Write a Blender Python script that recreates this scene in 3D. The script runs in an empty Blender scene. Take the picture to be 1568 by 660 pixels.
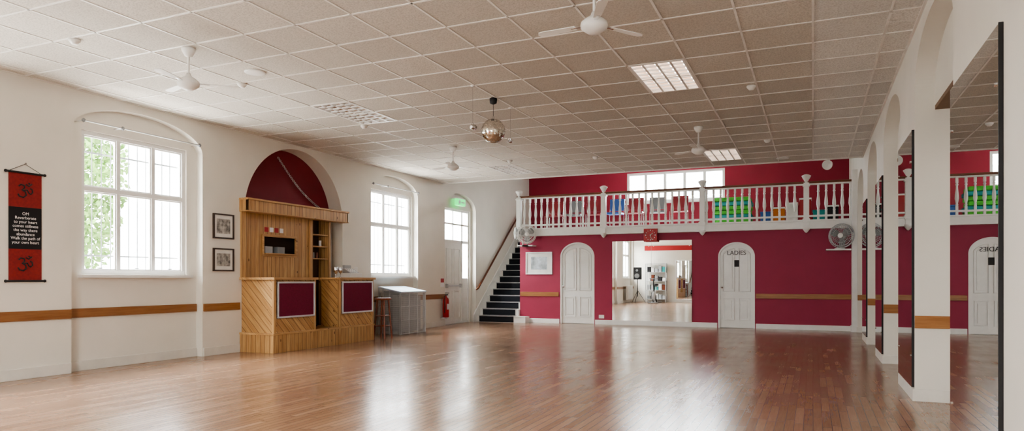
import bpy, math, random
from mathutils import Vector, Matrix
random.seed(7)
S = bpy.context.scene
PI = math.pi

# ------------------------------------------------------------------ node helpers
def newmat(name):
    m = bpy.data.materials.new(name); m.use_nodes = True
    nt = m.node_tree
    return m, nt, nt.nodes["Principled BSDF"]

class NB:
    def __init__(s, nt): s.nt = nt
    def n(s, t, **k):
        nd = s.nt.nodes.new(t)
        for a, b in k.items(): setattr(nd, a, b)
        return nd
    def l(s, a, b): s.nt.links.new(a, b)
    def math(s, op, a, b=None, c=None):
        nd = s.n('ShaderNodeMath', operation=op)
        for i, v in enumerate((a, b, c)):
            if v is None: continue
            if isinstance(v, (int, float)): nd.inputs[i].default_value = v
            else: s.l(v, nd.inputs[i])
        return nd.outputs[0]
    def comb(s, x, y, z):
        nd = s.n('ShaderNodeCombineXYZ')
        for i, v in enumerate((x, y, z)):
            if isinstance(v, (int, float)): nd.inputs[i].default_value = v
            else: s.l(v, nd.inputs[i])
        return nd.outputs[0]
    def noise(s, vec, scale, detail=4, rough=0.55):
        nd = s.n('ShaderNodeTexNoise'); nd.inputs['Scale'].default_value = scale
        nd.inputs['Detail'].default_value = detail; nd.inputs['Roughness'].default_value = rough
        s.l(vec, nd.inputs['Vector']); return nd.outputs[0]
    def white(s, vec):
        nd = s.n('ShaderNodeTexWhiteNoise', noise_dimensions='3D'); s.l(vec, nd.inputs['Vector']); return nd.outputs['Value']
    def ramp(s, fac, stops):
        nd = s.n('ShaderNodeValToRGB'); cr = nd.color_ramp
        while len(cr.elements) < len(stops): cr.elements.new(0.5)
        for e, (p, c) in zip(cr.elements, stops):
            e.position = p; e.color = (c[0], c[1], c[2], 1)
        s.l(fac, nd.inputs[0]); return nd.outputs[0]
    def mix(s, fac, a, b, mode='MIX'):
        nd = s.n('ShaderNodeMix', data_type='RGBA', blend_type=mode)
        def put(sock, v):
            if isinstance(v, (int, float)): sock.default_value = v
            elif isinstance(v, tuple): sock.default_value = (v[0], v[1], v[2], 1)
            else: s.l(v, sock)
        put(nd.inputs[0], fac); put(nd.inputs[6], a); put(nd.inputs[7], b)
        return nd.outputs[2]
    def bump(s, h, strength, dist=0.01):
        nd = s.n('ShaderNodeBump'); nd.inputs['Strength'].default_value = strength
        nd.inputs['Distance'].default_value = dist
        s.l(h, nd.inputs['Height']); return nd.outputs[0]
    def obj(s): return s.n('ShaderNodeTexCoord').outputs['Object']
    def xyz(s, v):
        nd = s.n('ShaderNodeSeparateXYZ'); s.l(v, nd.inputs[0]); return nd.outputs

def simple(name, col, rough=0.5, metal=0.0, var=0.06, scale=6.0, bump=0.0, bscale=60, emit=None, es=0.0):
    m, nt, p = newmat(name); b = NB(nt)
    p.inputs['Roughness'].default_value = rough; p.inputs['Metallic'].default_value = metal
    o = b.obj()
    nz = b.noise(o, scale, 4)
    lo = tuple(max(0, c*(1-var)) for c in col); hi = tuple(min(1, c*(1+var)) for c in col)
    b.l(b.ramp(nz, [(0.3, lo), (0.7, hi)]), p.inputs['Base Color'])
    if bump > 0:
        b.l(b.bump(b.noise(o, bscale, 3), bump, 0.004), p.inputs['Normal'])
    if emit:
        p.inputs['Emission Color'].default_value = (*emit, 1); p.inputs['Emission Strength'].default_value = es
    return m

def wood(name, dark, light, mode='Z', width=0.1, groove=0.5, rough=0.4, knots=True):
    m, nt, p = newmat(name); b = NB(nt)
    x, y, z = b.xyz(b.obj())
    xy = b.math('ADD', x, y)
    if mode == 'Z': along, across = z, xy
    elif mode == 'Y': along, across = y, b.math('ADD', x, z)
    elif mode == 'X': along, across = x, b.math('ADD', y, z)
    elif mode == 'D1':
        across = b.math('MULTIPLY', b.math('ADD', xy, z), 0.7071); along = b.math('MULTIPLY', b.math('SUBTRACT', xy, z), 0.7071)
    else:
        across = b.math('MULTIPLY', b.math('SUBTRACT', xy, z), 0.7071); along = b.math('MULTIPLY', b.math('ADD', xy, z), 0.7071)
    t = b.math('DIVIDE', across, width); idx = b.math('FLOOR', t); fr = b.math('FRACT', t)
    rnd = b.white(b.comb(idx, 3.7, 1.1))
    v = b.comb(b.math('MULTIPLY', along, 1.6), b.math('MULTIPLY', across, 22), b.math('MULTIPLY', rnd, 9))
    g = b.noise(v, 1.6, 6, 0.6)
    col = b.ramp(g, [(0.3, dark), (0.62, light)])
    col = b.mix(b.math('MULTIPLY', rnd, 0.45), col, (dark[0]*0.85, dark[1]*0.8, dark[2]*0.75))
    if knots:
        vo = b.n('ShaderNodeTexVoronoi'); vo.inputs['Scale'].default_value = 5.5
        b.l(b.comb(b.math('MULTIPLY', along, 0.7), b.math('MULTIPLY', across, 1.3), 0.0), vo.inputs['Vector'])
        k = b.math('LESS_THAN', vo.outputs['Distance'], 0.095)
        col = b.mix(b.math('MULTIPLY', k, 0.8), col, (0.12, 0.045, 0.015))
    if groove > 0:
        e = b.math('MINIMUM', fr, b.math('SUBTRACT', 1.0, fr))
        gm = b.math('LESS_THAN', e, 0.055)
        col = b.mix(b.math('MULTIPLY', gm, groove), col, (0.07, 0.03, 0.012))
    b.l(col, p.inputs['Base Color']); p.inputs['Roughness'].default_value = rough
    b.l(b.bump(g, 0.15, 0.003), p.inputs['Normal'])
    return m

def floor_mat():
    m, nt, p = newmat("floor_wood_strip"); b = NB(nt)
    o = b.obj(); x, y, z = b.xyz(o)
    W, L = 0.07, 0.75
    tx = b.math('DIVIDE', x, W); ix = b.math('FLOOR', tx); fx = b.math('FRACT', tx)
    off = b.math('MULTIPLY', b.white(b.comb(ix, 0.3, 0.7)), 7.0)
    ty = b.math('ADD', b.math('DIVIDE', y, L), off); iy = b.math('FLOOR', ty); fy = b.math('FRACT', ty)
    r = b.white(b.comb(ix, iy, 0.5))
    col = b.ramp(r, [(0.0, (0.235, 0.128, 0.078)), (0.35, (0.285, 0.163, 0.100)), (0.7, (0.325, 0.192, 0.120)), (1.0, (0.385, 0.24, 0.158))])
    g = b.noise(b.comb(b.math('MULTIPLY', x, 60), b.math('MULTIPLY', y, 3), b.math('MULTIPLY', r, 20)), 1.5, 5, 0.6)
    col = b.mix(0.3, col, b.ramp(g, [(0.25, (0.19, 0.095, 0.055)), (0.75, (0.44, 0.28, 0.18))]))
    big = b.noise(o, 0.3, 3)
    col = b.mix(b.math('MULTIPLY', big, 0.4), col, (0.34, 0.205, 0.135))
    ex = b.math('MINIMUM', fx, b.math('SUBTRACT', 1.0, fx)); sx = b.math('LESS_THAN', ex, 0.045)
    ey = b.math('MINIMUM', fy, b.math('SUBTRACT', 1.0, fy)); sy = b.math('LESS_THAN', ey, 0.006)
    s = b.math('MAXIMUM', sx, sy)
    col = b.mix(b.math('MULTIPLY', s, 0.55), col, (0.07, 0.035, 0.022))
    b.l(col, p.inputs['Base Color'])
    rr = b.math('ADD', 0.13, b.math('MULTIPLY', b.noise(o, 1.6, 5), 0.15))
    rr = b.math('ADD', rr, b.math('MULTIPLY', r, 0.03))
    b.l(rr, p.inputs['Roughness'])
    p.inputs['IOR'].default_value = 1.6
    h = b.math('ADD', b.math('MULTIPLY', r, 0.2), b.math('MULTIPLY', g, 0.3))
    h = b.math('ADD', h, b.math('MULTIPLY', b.noise(o, 9.0, 3), 0.8))
    b.l(b.bump(h, 0.14, 0.002), p.inputs['Normal'])
    return m

TX, TY = 0.637, 0.62
def tile_mat(name, base):
    m, nt, p = newmat(name); b = NB(nt)
    o = b.obj(); x, y, z = b.xyz(o)
    ix = b.math('FLOOR', b.math('DIVIDE', x, TX)); iy = b.math('FLOOR', b.math('DIVIDE', b.math('SUBTRACT', y, 7.6), TY))
    r = b.white(b.comb(ix, iy, 2.0))
    c = b.ramp(r, [(0, tuple(v*0.88 for v in base)), (1, tuple(min(1, v*1.05) for v in base))])
    sp = b.noise(o, 60, 3, 0.7)
    c = b.mix(b.ramp(sp, [(0.40, (0.6, 0.6, 0.6)), (0.54, (0, 0, 0))]), c, tuple(v*0.55 for v in base))
    st = b.noise(o, 0.9, 4)
    c = b.mix(b.math('MULTIPLY', st, 0.25), c, tuple(v*0.72 for v in base))
    b.l(c, p.inputs['Base Color']); p.inputs['Roughness'].default_value = 0.9
    b.l(b.bump(sp, 0.6, 0.004), p.inputs['Normal'])
    return m

def glass_mat():
    m = bpy.data.materials.new("window_glass"); m.use_nodes = True; nt = m.node_tree; nt.nodes.clear(); b = NB(nt)
    out = b.n('ShaderNodeOutputMaterial'); mx = b.n('ShaderNodeMixShader'); t = b.n('ShaderNodeBsdfTransparent'); g = b.n('ShaderNodeBsdfGlossy')
    g.inputs['Roughness'].default_value = 0.02; t.inputs[0].default_value = (0.97, 0.98, 0.98, 1)
    mx.inputs[0].default_value = 0.06
    b.l(t.outputs[0], mx.inputs[1]); b.l(g.outputs[0], mx.inputs[2]); b.l(mx.outputs[0], out.inputs[0]); return m

M = {}
M['cream'] = simple("wall_cream_paint", (0.80, 0.77, 0.705), 0.75, var=0.035, scale=1.4, bump=0.12, bscale=25)
M['white'] = simple("white_gloss_paint", (0.85, 0.845, 0.82), 0.35, var=0.03)
M['basew'] = simple("baseboard_paint", (0.77, 0.745, 0.69), 0.45, var=0.05)
M['magenta'] = simple("raspberry_wall_paint", (0.345, 0.034, 0.078), 0.6, var=0.07, scale=1.2, bump=0.1, bscale=25)
M['crimson'] = simple("crimson_wall_paint", (0.33, 0.020, 0.045), 0.6, var=0.07, scale=1.2, bump=0.1, bscale=25)
M['burg'] = simple("burgundy_paint", (0.22, 0.018, 0.028), 0.7, var=0.08, scale=2)
M['burgfab'] = simple("burgundy_fabric", (0.17, 0.008, 0.035), 0.9, var=0.15, scale=40, bump=0.3, bscale=300)
M['tile'] = tile_mat("ceiling_tile_aged", (0.68, 0.635, 0.57))
M['tile2'] = tile_mat("ceiling_tile_new", (0.82, 0.80, 0.765))
M['tbar'] = simple("ceiling_tbar", (0.82, 0.79, 0.75), 0.45, var=0.08)
M['floor'] = floor_mat()
PD, PL = (0.42, 0.22, 0.08), (0.66, 0.425, 0.195)
M['pineV'] = wood("pine_vertical_tg", PD, PL, 'Z', 0.095, 0.65)
M['pineD1'] = wood("pine_diagonal_a", PD, PL, 'D1', 0.095, 0.65)
M['pineY'] = wood("pine_board", PD, (0.70, 0.46, 0.22), 'Y', 0.3, 0.0)
M['dadoY'] = wood("dado_wood_y", (0.24, 0.10, 0.035), (0.34, 0.165, 0.065), 'Y', 0.4, 0.0, knots=False)
M['dadoX'] = wood("dado_wood_x", (0.30, 0.125, 0.04), (0.43, 0.205, 0.075), 'X', 0.4, 0.0, knots=False)
M['rail'] = wood("handrail_dark_wood", (0.10, 0.03, 0.015), (0.22, 0.08, 0.035), 'X', 0.4, 0.0, rough=0.3, knots=False)
M['stoolw'] = wood("stool_mahogany", (0.13, 0.03, 0.015), (0.26, 0.07, 0.03), 'Z', 0.3, 0.0, rough=0.3, knots=False)
M['silver'] = simple("silver_trim", (0.70, 0.70, 0.74), 0.3, 0.4)
M['chrome'] = simple("chrome", (0.75, 0.75, 0.77), 0.15, 1.0, var=0.02)
M['mirror'] = simple("mirror_silvering", (0.93, 0.945, 0.94), 0.0, 1.0, var=0.0)
M['ballmirror'] = simple("mirror_ball_facets", (0.86, 0.84, 0.78), 0.04, 1.0, var=0.15, scale=30)
M['black'] = simple("black_matte", (0.015, 0.015, 0.017), 0.6)
M['dark'] = simple("dark_interior", (0.10, 0.06, 0.04), 0.8)
M['carpet'] = simple("stair_carpet_black", (0.012, 0.014, 0.02), 0.95, var=0.3, scale=80, bump=0.4, bscale=300)
M['nosing'] = simple("stair_nosing_grey", (0.35, 0.36, 0.38), 0.5)
M['red'] = simple("red_gloss", (0.42, 0.018, 0.022), 0.35)
M['redfab'] = simple("banner_red_cloth", (0.235, 0.022, 0.02), 0.9, var=0.15, scale=40)
M['blackfab'] = simple("banner_black_cloth", (0.012, 0.012, 0.014), 0.9)
M['plastic'] = simple("white_plastic", (0.84, 0.83, 0.80), 0.4)
M['green'] = simple("exit_green", (0.02, 0.45, 0.10), 0.5, emit=(0.05, 0.9, 0.2), es=1.2)
M['signw'] = simple("sign_white", (0.85, 0.85, 0.85), 0.5)
M['paleblue'] = simple("pale_blue_cloth", (0.52, 0.62, 0.70), 0.6, var=0.1)
M['greymetal'] = simple("grey_wire", (0.58, 0.59, 0.60), 0.4, 0.4)
M['inner'] = simple("cooler_body", (0.40, 0.41, 0.42), 0.5)
M['midgrey'] = simple("grey_plastic", (0.25, 0.26, 0.27), 0.5)
M['glass'] = glass_mat()
M['lamp'] = simple("lamp_reflector", (0.40, 0.26, 0.17), 0.35, emit=(1.0, 0.70, 0.52), es=0.02)
M['lamplit'] = simple("lamp_reflector_lit", (0.60, 0.45, 0.34), 0.35, emit=(1.0, 0.74, 0.56), es=0.55)
M['tube'] = simple("fluorescent_tube", (0.85, 0.85, 0.85), 0.35, emit=(1.0, 0.92, 0.85), es=0.3)
M['tubelit'] = simple("fluorescent_tube_lit", (0.9, 0.9, 0.9), 0.35, emit=(1.0, 0.94, 0.88), es=3.5)
M['louvre'] = simple("louvre_aluminium", (0.84, 0.83, 0.81), 0.35, 0.1)
M['matgreen'] = simple("green_mat", (0.10, 0.50, 0.06), 0.7, var=0.4, scale=8)
M['blue'] = simple("blue_item", (0.05, 0.14, 0.42), 0.6)
M['teal'] = simple("teal_item", (0.03, 0.33, 0.32), 0.6)
M['orange'] = simple("orange_item", (0.65, 0.20, 0.03), 0.6)
M['chairred'] = simple("chair_red_vinyl", (0.30, 0.02, 0.03), 0.5)
M['paper'] = simple("mat_board", (0.82, 0.81, 0.77), 0.7)
M['photoA'] = simple("print_grey_mottled", (0.30, 0.29, 0.27), 0.5, var=0.9, scale=14)
M['photoB'] = simple("print_seascape", (0.50, 0.55, 0.58), 0.4, var=0.5, scale=5)
M['framebr'] = simple("dark_frame", (0.05, 0.03, 0.02), 0.4)
M['leaf'] = simple("tree_leaves", (0.13, 0.25, 0.06), 0.6, var=0.5, scale=2)
M['bark'] = simple("tree_bark", (0.12, 0.08, 0.05), 0.9)
M['ground'] = simple("outdoor_paving", (0.55, 0.54, 0.50), 0.9, var=0.2, scale=1)
M['brown'] = simple("lintel_brown", (0.20, 0.12, 0.07), 0.7)

# ------------------------------------------------------------------ mesh builder
class MB:
    def __init__(s): s.v = []; s.f = []; s.m = []; s.sm = []; s.mats = []
    def mi(s, k):
        m = M[k]
        if m not in s.mats: s.mats.append(m)
        return s.mats.index(m)
    def add(s, vs, fs, k, smooth=False):
        o = len(s.v); s.v += [tuple(p) for p in vs]; i = s.mi(k)
        for f in fs:
            s.f.append([a+o for a in f]); s.m.append(i); s.sm.append(smooth)
    def box(s, x0, x1, y0, y1, z0, z1, k, T=None):
        x0, x1 = min(x0, x1), max(x0, x1); y0, y1 = min(y0, y1), max(y0, y1); z0, z1 = min(z0, z1), max(z0, z1)
        vs = [Vector(p) for p in ((x0,y0,z0),(x1,y0,z0),(x1,y1,z0),(x0,y1,z0),(x0,y0,z1),(x1,y0,z1),(x1,y1,z1),(x0,y1,z1))]
        if T is not None: vs = [T @ p for p in vs]
        s.add(vs, [(0,3,2,1),(4,5,6,7),(0,1,5,4),(1,2,6,5),(2,3,7,6),(3,0,4,7)], k)
    def cyl(s, p0, p1, r0, k, r1=None, seg=16, smooth=True, caps=True):
        p0 = Vector(p0); p1 = Vector(p1); r1 = r0 if r1 is None else r1
        d = (p1-p0).normalized(); a = d.orthogonal().normalized(); c = d.cross(a)
        vs = []
        for P, r in ((p0, r0), (p1, r1)):
            for i in range(seg):
                t = 2*PI*i/seg; vs.append(P + a*math.cos(t)*r + c*math.sin(t)*r)
        s.add(vs, [(i, (i+1) % seg, seg+(i+1) % seg, seg+i) for i in range(seg)], k, smooth)
        if caps:
            s.add(vs[:seg], [tuple(reversed(range(seg)))], k); s.add(vs[seg:], [tuple(range(seg))], k)
    def tube(s, pts, r, k, seg=8, closed=False):
        pts = [Vector(p) for p in pts]; n = len(pts); rings = []
        ref = None
        for i, P in enumerate(pts):
            if closed: d = pts[(i+1) % n]-pts[i-1]
            else: d = pts[min(i+1, n-1)]-pts[max(i-1, 0)]
            d.normalize()
            if ref is None: ref = d.orthogonal().normalized()
            a = (ref - d*ref.dot(d))
            if a.length < 1e-4: a = d.orthogonal()
            a.normalize(); ref = a; c = d.cross(a)
            rings.append([P + a*math.cos(2*PI*j/seg)*r + c*math.sin(2*PI*j/seg)*r for j in range(seg)])
        vs = [p for q in rings for p in q]; fs = []
        for i in range(n if closed else n-1):
            i2 = (i+1) % n
            for j in range(seg): fs.append((i*seg+j, i*seg+(j+1) % seg, i2*seg+(j+1) % seg, i2*seg+j))
        if not closed: fs += [tuple(reversed(range(seg))), tuple((n-1)*seg+j for j in range(seg))]
        s.add(vs, fs, k, True)
    def ring(s, c, ax, R, r, k, n=28, seg=6):
        c = Vector(c); ax = Vector(ax).normalized(); a = ax.orthogonal().normalized(); b = ax.cross(a)
        s.tube([c + a*math.cos(2*PI*i/n)*R + b*math.sin(2*PI*i/n)*R for i in range(n)], r, k, seg, True)
    def lathe(s, o, prof, k, seg=20, ax=(0, 0, 1), smooth=True):
        o = Vector(o); d = Vector(ax).normalized(); a = d.orthogonal().normalized(); c = d.cross(a)
        vs = []
        for (r, z) in prof:
            for i in range(seg):
                t = 2*PI*i/seg; vs.append(o + d*z + a*math.cos(t)*r + c*math.sin(t)*r)
        fs = []
        for q in range(len(prof)-1):
            for i in range(seg): fs.append((q*seg+i, q*seg+(i+1) % seg, (q+1)*seg+(i+1) % seg, (q+1)*seg+i))
        s.add(vs, fs, k, smooth)
        n = len(prof)
        if prof[0][0] > 1e-4: s.add(vs[:seg], [tuple(reversed(range(seg)))], k)
        if prof[-1][0] > 1e-4: s.add(vs[(n-1)*seg:], [tuple(range(seg))], k)
    def prism(s, pts, fn, d0, d1, k):
        n = len(pts)
        vs = [fn(u, z, d0) for u, z in pts] + [fn(u, z, d1) for u, z in pts]
        fs = [tuple(range(n)), tuple(reversed(range(n, 2*n)))] + [(i, n+i, n+(i+1) % n, (i+1) % n) for i in range(n)]
        s.add(vs, fs, k)
    def frame(s, fn, u0, u1, z0, z1, w, d0, d1, k):
        for a, b, c, d in ((u0, u1, z0, z0+w), (u0, u1, z1-w, z1), (u0, u0+w, z0+w, z1-w), (u1-w, u1, z0+w, z1-w)):
            s.fbox(fn, a, b, c, d, d0, d1, k)
    def fbox(s, fn, a, b, c, d, d0, d1, k):
        s.prism([(a, c), (b, c), (b, d), (a, d)], fn, d0, d1, k)
    def build(s, name, bevel=0.0, loc=None, parent=None, fixn=True):
        me = bpy.data.meshes.new(name)
        o = Vector(loc) if loc else Vector((0, 0, 0))
        me.from_pydata([tuple(Vector(p)-o) for p in s.v], [], s.f)
        for m in s.mats: me.materials.append(m)
        for i, p in enumerate(me.polygons):
            p.material_index = s.m[i]; p.use_smooth = s.sm[i]
        me.update()
        if fixn:
            import bmesh
            bm = bmesh.new(); bm.from_mesh(me); bmesh.ops.recalc_face_normals(bm, faces=bm.faces); bm.to_mesh(me); bm.free()
        ob = bpy.data.objects.new(name, me); ob.location = o
        S.collection.objects.link(ob)
        if parent: ob.parent = parent
        if bevel > 0:
            md = ob.modifiers.new("bevel", 'BEVEL'); md.width = bevel; md.segments = 2; md.limit_method = 'ANGLE'; md.angle_limit = math.radians(50)
        return ob

def text(body, loc, rot, size, k, parent, name="lettering", align='CENTER', ext=0.002, spacing=1.0):
    cu = bpy.data.curves.new(name, 'FONT'); cu.body = body; cu.size = size; cu.align_x = align; cu.align_y = 'CENTER'; cu.extrude = ext
    cu.space_line = spacing
    cu.materials.append(M[k])
    ob = bpy.data.objects.new(name, cu); S.collection.objects.link(ob)
    if parent:
        ob.parent = parent; ob.location = Vector(loc)-parent.location
    else: ob.location = loc
    ob.rotation_euler = rot
    return ob
ROT_L = (PI/2, 0, PI/2)      # text on a wall facing +X
ROT_B = (PI/2, 0, 0)         # text on a wall facing -Y

# ------------------------------------------------------------------ room dims
XL, XR, YB, YG, YR, H, HG = -8.5, 0.9, 17.25, 20.85, -0.6, 3.57, 4.8
YC = 15.12   # end of suspended ceiling
fL = lambda u, z, d: (XL-d, u, z)
fR = lambda u, z, d: (XR+d, u, z)
fB = lambda u, z, d: (u, YB+d, z)
fRear = lambda u, z, d: (u, YR-d, z)
fG = lambda u, z, d: (u, YG+d, z)

def arched_wall(name, fn, u0, u1, ztop, bays, wallk):
    mb = MB()
    def q(pts, k): mb.add([fn(*p) for p in pts], [tuple(range(len(pts)))], k)
    cur = u0
    for B in sorted(bays, key=lambda b: b['uc']):
        uc, w, sp, ri, dep = B['uc'], B['w'], B['sp'], B['ri'], B['dep']
        bk = B.get('back', wallk); rk = B.get('rev', wallk); holes = B.get('holes', [])
        a, b_ = uc-w/2, uc+w/2
        q([(cur, 0, 0), (a, 0, 0), (a, ztop, 0), (cur, ztop, 0)], wallk)
        N = 40
        us = [uc-(w/2)*math.cos(PI*i/N) for i in range(N+1)]
        for h in holes: us += [h[0], h[1]]
        us = sorted(set(round(x, 5) for x in us)); us[0] = a; us[-1] = b_
        zt = lambda u: sp+ri*math.sqrt(max(0, 1-((u-uc)/(w/2))**2))
        q([(a, 0, 0), (a, 0, dep), (a, sp, dep), (a, sp, 0)], rk)
        q([(b_, 0, 0), (b_, 0, dep), (b_, sp, dep), (b_, sp, 0)], rk)
        for i in range(len(us)-1):
            p, r = us[i], us[i+1]; zp, zr = zt(p), zt(r)
            q([(p, zp, 0), (r, zr, 0), (r, ztop, 0), (p, ztop, 0)], wallk)
            q([(p, zp, 0), (r, zr, 0), (r, zr, dep), (p, zp, dep)], rk)
            mid = (p+r)/2; z0 = 0
            for h in sorted([h for h in holes if h[0] <= mid <= h[1]], key=lambda h: h[2]):
                if h[2] > z0: q([(p, z0, dep), (r, z0, dep), (r, h[2], dep), (p, h[2], dep)], bk)
                z0 = h[3]
            q([(p, z0, dep), (r, z0, dep), (r, zr, dep), (p, zp, dep)], bk)
        for h in holes:
            t = dep+0.14
            q([(h[0], h[2], dep), (h[0], h[3], dep), (h[0], h[3], t), (h[0], h[2], t)], bk)
            q([(h[1], h[2], dep), (h[1], h[3], dep), (h[1], h[3], t), (h[1], h[2], t)], bk)
            q([(h[0], h[2], dep), (h[1], h[2], dep), (h[1], h[2], t), (h[0], h[2], t)], bk)
            q([(h[0], h[3], dep), (h[1], h[3], dep), (h[1], h[3], t), (h[0], h[3], t)], bk)
        cur = b_
    q([(cur, 0, 0), (u1, 0, 0), (u1, ztop, 0), (cur, ztop, 0)], wallk)
    return mb.build(name, fixn=False)

def rect_wall(name, fn, u0, u1, z0, z1, holes, k, t=0.15):
    mb = MB()
    us = sorted({u0, u1} | {h[i] for h in holes for i in (0, 1)}); zs = sorted({z0, z1} | {h[i] for h in holes for i in (2, 3)})
    for i in range(len(us)-1):
        for j in range(len(zs)-1):
            mu, mz = (us[i]+us[i+1])/2, (zs[j]+zs[j+1])/2
            if any(h[0] < mu < h[1] and h[2] < mz < h[3] for h in holes): continue
            mb.add([fn(us[i], zs[j], 0), fn(us[i+1], zs[j], 0), fn(us[i+1], zs[j+1], 0), fn(us[i], zs[j+1], 0)], [(0, 1, 2, 3)], k)
    for h in holes:
        for p in (((h[0], h[2]), (h[0], h[3])), ((h[1], h[2]), (h[1], h[3])), ((h[0], h[2]), (h[1], h[2])), ((h[0], h[3]), (h[1], h[3]))):
            mb.add([fn(*p[0], 0), fn(*p[1], 0), fn(*p[1], t), fn(*p[0], t)], [(0, 1, 2, 3)], k)
    return mb.build(name, fixn=False)

# ---- left wall
ND = 0.13
WIN = [(uc-0.79, uc+0.83, 1.24, 3.11) for uc in (0.5, 3.6, 6.7, 13.03)]
bays = []
for (uc, h) in zip((0.5, 3.6, 6.7, 13.0), WIN):
    bays.append(dict(uc=uc, w=2.02 if uc < 10 else 1.88, sp=3.06, ri=0.39, dep=ND, holes=[h]))
bays.append(dict(uc=9.83, w=2.56, sp=2.25, ri=1.25, dep=0.30, back='burg'))
DW = (15.42, 16.86)
bays.append(dict(uc=16.1, w=1.74, sp=3.0, ri=0.42, dep=ND, holes=[(DW[0], DW[1], 0.0, 3.02)]))
arched_wall("wall_left", fL, YR, YG, HG, bays, 'cream')
# ---- right wall
rb = [dict(uc=u, w=w, sp=3.02, ri=0.42, dep=0.45) for u, w in ((6.66, 2.0), (9.86, 2.0), (12.94, 1.96), (16.0, 1.9))]
arched_wall("wall_right", fR, YR, YG, HG, rb, 'cream')
mb = MB()
for B in rb:
    a, b_ = B['uc']-B['w']/2+0.001, B['uc']+B['w']/2-0.001
    N = 24; pts = [(a, 2.84), (b_, 2.84)]
    for i in range(N+1):
        u = B['uc']+(B['w']/2-0.001)*math.cos(PI*i/N); pts.append((u, B['sp']+(B['ri']-0.002)*math.sqrt(max(0, 1-((u-B['uc'])/(B['w']/2))**2))))
    mb.prism(pts, fR, 0.17, 0.449, 'cream')
    mb.box(XR+0.17, XR+0.449, a, b_, 2.80, 2.84, 'brown')
mb.build("trim_1")
# ---- back wall lower with two door arches
D1 = dict(uc=-5.67, w=0.94, sp=1.76, ri=0.38, dep=0.09, back='white', rev='white')
D2 = dict(uc=-1.68, w=0.84, sp=1.72, ri=0.34, dep=0.09, back='white', rev='white')
arched_wall("wall_back", fB, -7.3, XR, 2.5, [D1, D2], 'magenta')
mb = MB(); mb.add([(-7.3, YB, 0), (-7.3, YG, 0), (-7.3, YG, 2.5), (-7.3, YB, 2.5)], [(0, 1, 2, 3)], 'cream'); mb.build("wall_stair_side", fixn=False)
# ---- gallery wall, riser, upper ceiling, rear wall
GW = (-5.25, -2.35, 3.5, 4.42)
rect_wall("wall_gallery", fG, XL, XR+0.45, 0, HG, [GW], 'crimson')
ADDED_WIN = [(-4.9, -3.3, 1.2, 3.1), (-2.9, -1.3, 1.2, 3.1)]  # unseen rear windows, added to let fill light in from behind the camera
rect_wall("wall_rear", fRear, XL-0.2, XR+0.5, 0, H, ADDED_WIN, 'cream')
mb = MB(); mb.add([(XL, YC, H), (XR, YC, H), (XR, YC, HG), (XL, YC, HG)], [(0, 1, 2, 3)], 'cream')
mb.build("wall_bulkhead", fixn=False)
mb = MB(); mb.add([(XL-.3, YC, HG), (XR+.5, YC, HG), (XR+.5, YG+.2, HG), (XL-.3, YG+.2, HG)], [(0, 1, 2, 3)], 'cream'); mb.build("ceiling_gallery", fixn=False)
# ---- floor
mb = MB(); mb.box(XL-0.5, XR+0.5, YR-0.2, YG+0.1, -0.08, 0, 'floor'); mb.build("floor")
mb = MB(); mb.add([(-60, -30, -0.3), (30, -30, -0.3), (30, 60, -0.3), (-60, 60, -0.3)], [(0, 1, 2, 3)], 'ground'); mb.build("ground_outside")

# ---- ceiling tiles
FIX = [(-3, y) for y in (-9, 0, 9)] + [(-10, y) for y in (-9, 0, 9)]     # tile idx (x, y): covers 1 x 2 tiles
skip = set()
for ix, iy in FIX: skip |= {(ix, iy), (ix, iy+1)}
mb = MB(); xs = range(-14, 2); ys = range(-14, 13)
for ix in xs:
    for iy in ys:
        if (ix, iy) in skip: continue
        x0, x1 = max(XL, ix*TX), min(XR, (ix+1)*TX); y0, y1 = max(YR, 7.6+iy*TY), min(YC, 7.6+(iy+1)*TY)
        if x1-x0 < 0.005 or y1-y0 < 0.005: continue
        mb.add([(x0, y0, H), (x1, y0, H), (x1, y1, H), (x0, y1, H)], [(3, 2, 1, 0)], 'tile2' if ix >= 0 else 'tile')
mb.build("ceiling", fixn=False)
mb = MB()
for ix in range(-13, 2):
    mb.box(ix*TX-0.011, ix*TX+0.011, YR, YC, H-0.006, H+0.002, 'tbar')
for iy in range(-13, 13):
    y = 7.6+iy*TY
    if YR < y < YC: mb.box(XL, XR, y-0.011, y+0.011, H-0.006, H+0.002, 'tbar')
mb.box(XL, XL+0.025, YR, YC, H-0.01, H, 'tbar'); mb.box(XR-0.025, XR, YR, YC, H-0.01, H, 'tbar'); mb.box(XL, XR, YC-0.03, YC+0.01, H-0.015, H+0.03, 'tbar')
mb.build("trim_ceiling_grid")

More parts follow.
